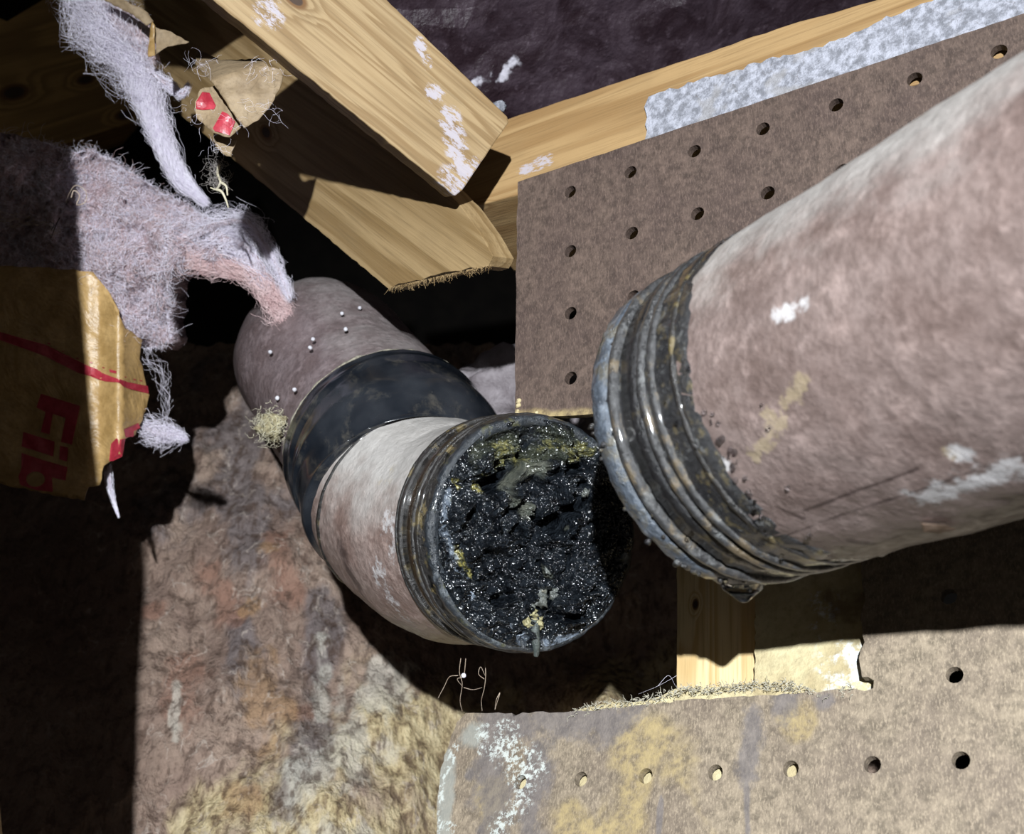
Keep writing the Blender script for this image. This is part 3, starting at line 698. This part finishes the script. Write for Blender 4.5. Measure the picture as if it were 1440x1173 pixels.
def sdist(q, a, b):
    d = b - a; t = max(0, min(1, (q - a).dot(d) / max(d.length_squared, 1e-12))); return (q - a - d * t).length
flapc = Vector(face_uv(727, 672))
nr, na, Rs = 240, 520, RE - .0018
V = []
for i in range(nr + 1):
    rr = Rs * (i / nr) ** .85
    for j in range(na):
        a = 2 * math.pi * j / na; q = Vector((rr * math.cos(a), rr * math.sin(a))); q3 = Vector((q.x, q.y, .3))
        fl = math.exp(-((q - flapc).length / .0062) ** 2)
        wq = q3 + .004 * noise.noise_vector(q3 * 120)
        h = .0065 * fbm(wq, 65, 2) + .0085 * abs(fbm(wq + Vector((3, 0, 0)), 95, 2)) - .0028 + (.0040 * abs(fbm(wq + Vector((0, 7, 0)), 230, 3)) + .0020 * abs(fbm(q3, 560, 2)) + .0007 * noise.noise(q3 * 1300)) * (1 - .8 * fl)
        for c1, c2, r, d in cav:
            dd = sdist(q, c1, c2)
            if dd < r * 3: h -= d * 1.5 * math.exp(-(dd / (r * 1.15)) ** 4) 
        for c1, c2, r, d in lump:
            dd = sdist(q, c1, c2)
            if dd < r * 3: h += d * math.exp(-(dd / r) ** 2)
        e = rr / Rs; h = h * min(1, (1 - e) * 6 + .16) - .0012 * (1 - e ** 4) - 0 + .0003
        V.append(cF + uF * q.x + wF * q.y + nF * h)
def mat_sludge():
    m = N('wet_sludge'); p = m.pos(); f = m.noise(p, 560, 1, .5); g = m.noise(p, 230, 5, .7); n = m.noise(p, 90, 6, .75)
    c = m.mix(m.mr(g, .35, .65), (.002, .0025, .0035), (.011, .014, .018))
    FP = face_pt
    yl = m.blobs(p, [(FP(690, 640), FP(705, 630), .006), (FP(680, 655), FP(730, 640), .006), (FP(640, 680), FP(632, 700), .004), (FP(800, 640), FP(825, 635), .006), (FP(740, 622), FP(800, 628), .0045), (FP(640, 770), FP(660, 810), .0025), (FP(672, 690), .004), (FP(735, 640), .005)], n, .7)
    c = m.mix(m.mul(yl, .85), c, m.mix(m.mr(f, .35, .65), (.045, .045, .022), (.27, .235, .06)))
    gr = m.blobs(p, [(FP(716, 682, .002), FP(744, 660, .004), .0095), (FP(722, 700, .002), FP(740, 715, .002), .007), (FP(768, 795), FP(772, 810), .003), (FP(820, 690), .003), (FP(800, 745), .003), (FP(720, 640), FP(700, 650), .003)], m.noise(p, 200, 4), .2)
    c = m.mix(m.mul(gr, .8), c, m.mix(f, (.05, .06, .05), (.15, .15, .12)))
    ol = m.blobs(p, [(FP(680, 640), FP(825, 625), .012)], n, .5)
    c = m.mix(m.mul(ol, .6), c, m.mix(f, (.020, .024, .018), (.075, .08, .05)))
    bl = m.blobs(p, [(FP(690, 872), FP(733, 897), .0035), (FP(768, 903), FP(812, 893), .0032), (FP(625, 745), FP(660, 838), .0032), (FP(632, 680), FP(624, 740), .0025)], m.noise(p, 160, 5, .7), .6)
    c = m.mix(m.mul(bl, .8), c, m.mix(f, (.10, .12, .15), (.22, .26, .32)))
    vv = m.vor(m.vadd(p, m.scale(m.noise(p, 500, 2, col=True), (.002, .002, .002))), 620)
    hgt = m.math('ADD', m.mul(f, 1.), m.mul(m.mr(vv, .0, .6, 1, 0), .35))
    hgt = m.mul(hgt, m.mr(m.blobs(p, [(FP(718, 682, .003), FP(745, 660, .004), .008)]), 0, 1, 1, .1))
    return m.out(c, m.mr(g, .3, .7, .12, .24), m.bump(hgt, 1.0, .0011), .75, .0)
M_sludge = mat_sludge()
sludge = mk('sludge', V, grid_faces(nr + 1, na, True) + [tuple(range(na))], M_sludge, smooth=True, label='wet glossy black sludge with yellow crust clogging the open pipe end', cat='sludge')
M_pebble = mat_grime('pebble', (.12, .13, .12), .3, .5, rough=.12, grey=(.36, .38, .36))
M_pebbley = mat_grime('yellow_grain', (.42, .38, .20), .4, .5, rough=.2, grey=(.6, .58, .42))
for (x, y, r, mt) in ((756, 842, .0026, M_pebble), (777, 836, .0018, M_pebble), (760, 828, .0015, M_pebble), (747, 862, .0014, M_pebbley), (739, 876, .0016, M_pebbley), (752, 875, .0020, M_pebbley), (749, 886, .0012, M_pebble), (757, 880, .0010, M_pebbley), (745, 851, .0010, M_pebble), (768, 800, .0015, M_pebble), (820, 693, .0014, M_pebble)):
    blob('grain', face_pt(x, y, .0016), r, mt, .8, 1.3, (1, .8, 1.1), parent=sludge)
# drip running over the rim
Ld = [face_pt(750, 872, .001), face_pt(749, 888, .0014), face_pt(750, 900, .0016), face_pt(751, 908, .0015), face_pt(752, 916, .0012), face_pt(752, 922, .0008)]
tubes('drip', [smooth_line(np.array([list(q) for q in Ld]))], .0021, mat_grime('grey_drip', (.07, .085, .08), .1, .4, rough=.1), 10, parent=sludge, label='grey drip running over the rim')
# thin hair-like roots below the elbow
Lh = []
def hp(*pp, z=.44): return np.array([list(PX(x, y, z)) for x, y in pp])
roots = [[(648, 926), (646, 945), (650, 962), (647, 985), (650, 1000)], [(655, 926), (652, 950), (643, 955), (650, 965)], [(682, 930), (683, 950), (681, 968), (677, 985), (678, 1000)],
         [(681, 955), (673, 948), (676, 938), (682, 950)], [(652, 967), (665, 970), (678, 967)], [(644, 950), (632, 952), (625, 965), (616, 982)], [(703, 975), (700, 985), (696, 998)], [(703, 974), (698, 984), (696, 998)]]
tubes('root_hairs', [smooth_line(hp(*r_)) for r_ in roots], .00014, M_hair, 5, label='fine brown root hairs hanging under the clogged elbow', cat='roots', kind='stuff')
blob('seed', PX(652, 950, .44), .0010, M_fib, .1, 1, sub=2, label='tiny white bead caught in the root hairs below the elbow', cat='seed')
tubes('cobweb', [smooth_line(hp((952, 950), (925, 965), (898, 976), z=.40)), smooth_line(hp((925, 965), (940, 950), (950, 965), z=.40))], .00006, M_fib, 3, label='thin cobweb threads between the post and the pegboard edge', cat='cobweb', kind='stuff')
# fluff beside the black coupling
pf = PX(380, 600, .50); fl = blob('fluff', pf, .0058, mat_simple('yellow_fluff', (.24, .20, .11), (.46, .42, .27), 500, .9, 1, .002), .7, 2.2, label='small yellowish fluff ball at the left of the black coupling', cat='fluff')
tubes('fluff_fibres', [fibre(pf + Vector(rng.normal(size=3) * .003), rng.normal(size=3), .007, 1.4) for _ in range(350)], .00012, mat_simple('fluff_fibre', (.5, .46, .34), (.7, .66, .5), 300, .6), parent=fl, kind='stuff')

# ------------------------------------------------------------ insulation, paper facing, scraps
def paper_z(x, y):
    z = .545 - .00006 * (x - 60)
    if x > 168: z += .00055 * (x - 168)
    z += .003 * math.exp(-((x - 140) / 9) ** 2) - .002 * math.exp(-((x - 168) / 8) ** 2)
    z += .0025 * noise.noise(Vector((x * .012, y * .012, .5))) + .0008 * noise.noise(Vector((x * .05, y * .04, 2)))
    return z
paper = sheet('paper_facing', jag([(-220, 360, 0), (0, 374, 1.5), (70, 376, 1.5), (130, 382, 1.5), (143, 398, 2), (158, 420, 2), (176, 462, 2), (200, 478, 1), (196, 505, 1.5), (204, 535, 1.2), (210, 556, 1.2), (206, 575, 1.5), (200, 592, 2.5), (190, 612, 2), (175, 618, 2), (172, 640, 2), (158, 647, 2), (146, 655, 1.5), (140, 682, 1), (124, 685, 2), (118, 704, 1.5), (60, 694, 1.5), (0, 680, 2), (-220, 640, 0)], 1.5, 8),
    lambda x, y: PX(x, y, paper_z(x, y)), CD(0, 0, 1) * .0004, M_kraft, grid=8, label='torn brown kraft paper facing with red printed letters hanging at the left', cat='paper', smooth=True)
def decal(poly, name='printed_mark', holes=(), zf=paper_z, parent=paper, grid=5):
    return sheet(name, poly, lambda x, y: PX(x, y, zf(x, y) - .00035), CD(0, 0, 1) * .0001, M_red, holes=holes, grid=grid, parent=parent)
q = lambda L: [(x / 3.91, 440 + y / 3.91) for x, y in L]       # crop coordinates of the lettering
decal(q([(-700, -60), (-300, 20), (0, 105), (250, 175), (400, 250), (540, 312), (560, 330), (660, 365), (700, 380), (812, 402), (818, 445), (700, 415), (560, 372), (430, 330), (250, 240), (0, 150), (-300, 80), (-700, 0)]), 'printed_stripe')
decal(q([(225, 445), (440, 512), (395, 725), (335, 710), (360, 578), (290, 555), (272, 668), (224, 655), (250, 545), (200, 520)]), 'printed_letter')       # F
decal(q([(128, 655), (300, 708), (292, 790), (118, 735)]), 'printed_letter')                                                                              # i
decal(q([(330, 730), (375, 742), (368, 818), (325, 805)]), 'printed_dot')
ring = [(195 + 52 * math.cos(a), 915 + 42 * math.sin(a)) for a in [2 * math.pi * i / 18 for i in range(18)]]
decal(q([(118, 770), (245, 812), (370, 848), (360, 922), (285, 905), (290, 985), (200, 975), (110, 945), (102, 900), (118, 850)]), 'printed_letter', holes=[q(ring)])                                # b
decal(q([(680, 640), (760, 605), (772, 632), (735, 650), (735, 680), (690, 685)]))
decal(q([(610, 720), (640, 690), (690, 690), (672, 790), (620, 815), (600, 815)]))
for a, b, r in ((268, 168, 9), (345, 212, 6), (425, 250, 8), (500, 272, 8), (620, 320, 20), (565, 300, 9), (190, 145, 5), (690, 352, 6), (740, 366, 8), (775, 372, 8), (310, 195, 4), (380, 235, 5)):
    decal(q([(a - r, b - r * .5), (a + r, b), (a + r * .9, b + r * .7), (a - r * .8, b + r * .3)]), 'printed_speck', grid=0)

# batt body: lumpy wool behind the paper
def batt_z(x, y):
    d = min(1, max(0, (x - 95) / 60))
    return .560 - .012 * math.exp(-((x - 190) / 90) ** 2 - ((y - 340) / 90) ** 2)
bpoly = jag([(-220, 190, 0), (0, 186, 3), (60, 200, 3), (108, 216, 4), (135, 214, 4), (190, 246, 5), (240, 276, 5), (290, 304, 5), (318, 330, 4), (300, 362, 4), (262, 366, 5), (240, 385, 5), (236, 420, 5), (240, 470, 5), (226, 488, 5), (202, 490, 4), (182, 470, 4), (150, 430, 4), (120, 400, 4), (-60, 400, 0), (-220, 400, 0)], 4, 10)
def bdisp(p):
    d = (CM.translation - p).normalized()
    return d * (.020 * fbm(p, 24, 3) + .011 * fbm(p, 75, 4) + .0035 * fbm(p, 260, 3))
batt = sheet('insulation_batt', bpoly, lambda x, y: PX(x, y, batt_z(x, y)), CD(0, 0, 1) * .03, M_batt, grid=4.0, disp=bdisp, smooth=True, label='torn pink and white fibreglass batt bulging above the kraft paper', cat='insulation')
L_ = []; L2 = []
cnt = 0
while cnt < 5600:
    x = random.uniform(-40, 320); y = random.uniform(185, 495)
    if not inside((x, y), bpoly): continue
    if x < 85 and random.random() < .7: continue
    cnt += 1
    p = PX(x, y, batt_z(x, y)); p = p + bdisp(p) + (CM.translation - p).normalized() * .0005
    g = noise.noise_vector(p * 45); d = CD(g.x, g.y, g.z * .5 - .25)
    d = d - (CM.translation - p).normalized() * d.dot((CM.translation - p).normalized()) * .8
    f_ = fibre(p, d, random.uniform(.006, .015), .9, 10); (L2 if random.random() < .22 else L_).append(f_)
# wisps that leave the outline
for a, b in zip(bpoly, bpoly[1:] + bpoly[:1]):
    if a[0] < 60 or b[0] < 60: continue
    L = math.hypot(b[0] - a[0], b[1] - a[1])
    for k in range(int(L * 1.3)):
        t = random.random(); x = a[0] + (b[0] - a[0]) * t; y = a[1] + (b[1] - a[1]) * t
        nx_, ny_ = (b[1] - a[1]) / L, -(b[0] - a[0]) / L
        L_.append(fibre(PX(x, y, .557), CD(nx_ + random.uniform(-.9, .9), ny_ + random.uniform(-.9, .9), -.2), random.uniform(.002, .006), 1.2, 7))
tubes('loose_fibres', L_, .00008, M_fib, parent=batt, kind='stuff'); tubes('pink_fibres', L2, .00009, M_fib_pink, parent=batt, kind='stuff')

def hank(path, n, mat, curl=.35, r=.00012, core=True, corem=None, coref=.55, name='wool', flen=.3, **k):
    """bundle of fibres following a path of (px, py, depth, half width in px)"""
    P = smooth_line(np.array([list(PX(a, b, c)) for a, b, c, w in path]), 8); W = np.interp(np.linspace(0, 1, len(P)), np.linspace(0, 1, len(path)), [w / FPX * c for a, b, c, w in path])
    lines = []; m = len(P)
    for i in range(n):
        s = random.random() ** 1.0 * .9; e = min(1, s + random.uniform(.5, 1.5) * flen); idx = np.linspace(s * (m - 1), e * (m - 1), 12)
        base = np.array([[np.interp(t, range(m), P[:, c]) for c in range(3)] for t in idx]); w = np.interp(idx, range(m), W)
        o = rng.normal(size=3) * .5; o2 = rng.normal(size=3) * .5
        tt = np.linspace(0, 1, 12)[:, None]; wob = np.array([list(noise.noise_vector(Vector(b * 120) + Vector(o * 2))) for b in base])
        lines.append(base + (o * (1 - tt) + o2 * tt) * w[:, None] * .85 + wob * w[:, None] * curl)
    ob = None
    if core:
        V = []; seg = 20
        for i in range(m):
            T = P[min(i + 1, m - 1)] - P[max(i - 1, 0)]; T = Vector(T).normalized(); u = T.cross(Vector((.2, 1, .1))).normalized(); wv = T.cross(u)
            for j in range(seg):
                a = 2 * math.pi * j / seg; e = u * math.cos(a) + wv * math.sin(a); c0 = Vector(P[i])
                V.append(c0 + e * W[i] * coref * (1 + .5 * fbm(c0 + e * W[i], 120, 3)))
        ob = mk(name, V, grid_faces(m, seg, True) + [tuple(range(seg)), tuple(range((m - 1) * seg, m * seg))], corem or M_batt, smooth=True, **k)
        tubes('loose_fibres', lines, r, mat, parent=ob, kind='stuff')
    else:
        ob = tubes(name, lines, r, mat, **k)
    return ob
s_ = hank([(100, -50, .56, 44), (136, 10, .555, 50), (158, 55, .55, 46), (190, 98, .55, 32), (209, 140, .55, 22), (228, 200, .55, 16), (255, 252, .55, 13), (290, 286, .55, 5)], 3000, M_fib, .9, .00006, name='wool_strand', coref=.2, flen=.28, label='long pale wool strand hanging diagonally from the top left corner', cat='insulation')
hank([(150, 5, .553, 22), (190, 45, .552, 22), (212, 85, .551, 14)], 350, M_fib_pink, .6, .00012, name='wool_lump', coref=.95, parent=s_)
hank([(205, 95, .55, 14), (235, 118, .549, 9), (256, 132, .548, 7), (266, 118, .548, 4)], 330, M_fib, .9, .0001, name='side_tuft', coref=.35, parent=s_)
t_ = hank([(250, 340, .55, 34), (300, 318, .548, 24), (345, 312, .545, 16), (368, 335, .545, 11), (388, 372, .545, 11), (408, 420, .545, 6)], 520, M_fib, 1.6, .00006, name='wool_tail', coref=.2, label='pale wool tail curling right from the batt over the black gap', cat='insulation')
t2 = hank([(240, 350, .55, 26), (290, 372, .55, 15), (335, 380, .55, 13), (370, 400, .55, 16), (398, 445, .55, 18), (422, 490, .55, 4)], 1600, M_fib_pink, 1.2, .00009, name='wool_tail', corem=M_batt, coref=.3, label='pinkish wool tail drooping onto the dull pipe behind the coupling', cat='insulation')
hank([(300, 330, .55, 22), (340, 350, .55, 20), (375, 400, .55, 12)], 900, M_fib, 1.3, .00008, name='wool_web', coref=.5, parent=t2)
hank([(196, 495, .56, 7), (222, 520, .56, 7), (234, 560, .56, 6), (230, 590, .56, 4)], 45, M_fib, 2.5, .00006, core=False, name='wool_wisp', label='loose curved wisp beside the right edge of the kraft paper', cat='insulation', kind='stuff')
hank([(200, 598, .56, 10), (222, 610, .56, 16), (245, 612, .56, 9), (262, 618, .56, 3)], 600, M_fib, 2.2, .00008, name='wool_tuft', coref=.3, label='ragged white wool tuft poking out beside the red printed tear', cat='insulation')
hank([(153, 655, .56, 8), (154, 680, .56, 6), (160, 705, .56, 3), (167, 728, .56, 1)], 200, M_fib, 1.2, .0001, name='wool_tuft', coref=.3, label='thin wool tuft hanging below the paper corner', cat='insulation')
hank([(-30, 300, .54, 8), (70, 318, .54, 5), (74, 330, .54, 4)], 14, M_hair, 3, .00016, core=False, name='twig_bits', label='tiny dark twig bits stuck on the shaded pink wool', cat='twigs', kind='stuff')
tubes('dry_root', [smooth_line(hp((100, 278), (104, 268), (112, 275), (108, 288), (120, 284), (121, 270), (112, 262), (104, 262), (96, 275), (93, 285), z=.535))], .00028, M_hair, 5, label='small curled dry root on the wool beside the shadow edge', cat='root')
lastt = tubes('dirt_flecks', [smooth_line(hp((84, 306), (78, 318), (72, 335), z=.528)), smooth_line(hp((70, 312), (76, 316), (72, 324), z=.528))], .0003, M_dark, 4, label='dark dirt flecks on the shaded pink wool', cat='dirt', kind='stuff')

# paper scraps
def scrap(name, poly, z, fold, label, back, mt, amp=.003, th=.0004, grid=5, **k):
    def zf(x, y):
        zz = z + amp * noise.noise(Vector((x * .03, y * .03, z * 10)))
        if fold:
            (ax_, ay), (bx, by), slope = fold; s = ((bx - ax_) * (y - ay) - (by - ay) * (x - ax_)) / math.hypot(bx - ax_, by - ay)
            if s < 0: zz += -s * slope
        return zz
    ob = sheet(name, jag(poly, 1.2, 6), lambda x, y: PX(x, y, zf(x, y)), CD(0, 0, 1) * th, mt, grid=grid, smooth=True, label=label, cat='paper' if label else None, **k)
    return ob, zf
c4 = lambda L: [(200 + x / 3.91, y / 3.91) for x, y in L]
scrap('paper_scrap', c4([(300, 280), (350, 290), (430, 330), (520, 330), (640, 318), (700, 368), (782, 385), (762, 470), (700, 590), (640, 660), (560, 705), (460, 560), (375, 440), (290, 350)]), .409, (c4([(375, 440)])[0], c4([(670, 350)])[0], .0013), 'largest torn kraft scrap curling over the knotted timber', 0, M_kraft_back)
s2, zf2 = scrap('paper_scrap', c4([(320, 490), (400, 470), (460, 560), (545, 700), (480, 755), (390, 730), (300, 650), (290, 560)]), .416, None, 'crumpled kraft scrap with red print below the largest scrap', 0, M_kraft_back)
for pl in ([(330, 505), (370, 510), (405, 580), (395, 600), (330, 605), (296, 598), (296, 560)], [(440, 612), (470, 625), (512, 668), (480, 745), (400, 722), (388, 705)]):
    decal(c4(pl), 'red_print', zf=zf2, parent=s2, grid=4)
scrap('paper_scrap', c4([(392, 732), (520, 770), (505, 810), (490, 862), (440, 845), (402, 802)]), .424, None, 'small pale kraft scrap under the red-printed one', 0, M_kraft_back)
scrap('paper_scrap', c4([(72, 148), (160, 175), (215, 205), (258, 230), (240, 240), (140, 255), (100, 280), (74, 300)]), .50, None, 'small triangular kraft scrap beside the hanging wool strand', 0, M_kraft_back)
scrap('paper_scrap', [(138, -6), (165, -4), (190, 8), (208, 18), (216, 30), (206, 36), (186, 20), (160, 8)], .53, None, 'narrow kraft strip at the top edge over the wool', 0, M_kraft_back)
scrap('paper_scrap', [(214, 30), (218, 36), (218, 78), (208, 80), (211, 45)], .53, None, 'dark curled paper edge right of the wool strand', 0, M_kraft)
# wisps on the scraps
L_ = []
for (x, y, n_, s) in ((375, 95, 70, 14), (372, 152, 60, 12), (282, 90, 70, 12), (262, 160, 50, 20), (330, 180, 15, 10), (300, 210, 40, 8)):
    for k in range(n_):
        if k % 3 == 0: L_.append(fibre(PX(x + random.gauss(0, s), y + random.gauss(0, s * .5), .405), rng.normal(size=3), random.uniform(.003, .010), .7, 10))
tubes('lint', L_, .00004, M_fib, kind='stuff', label='fine lint caught on the paper scraps along the knotted timber', cat='lint')
tubes('dry_rootlet', [smooth_line(hp((308, 232), (306, 245), (310, 256), (304, 266), (296, 264), z=.47)), smooth_line(hp((304, 266), (312, 270), (318, 282), (321, 292), z=.47)), smooth_line(hp((310, 256), (318, 262), (320, 275), z=.47))], .0007,
      mat_simple('pale_root', (.42, .38, .26), (.6, .55, .42), 300, .7), 6, label='pale forked rootlet dangling below the red-printed scrap', cat='root')
tubes('lint', [fibre(PX(306 + random.gauss(0, 5), 245 + random.gauss(0, 14), .47), rng.normal(size=3), .008, 1.5, 8) for _ in range(90)], .00008, M_fib_dark, kind='stuff', label='grey lint around the forked rootlet', cat='lint')

# crust on the pegboard corner above the clogged end
for k in range(12):
    x = random.choice((random.uniform(727, 730), random.uniform(730, 830))); y = 582 if x > 730 else random.uniform(556, 592)
    blob('crust', su(-.0002)(x, y + random.uniform(-3, 3)), random.uniform(.0006, .0013), M_dry, .5, 1.5, sub=1, parent=bpy.data.objects['pegboard'])
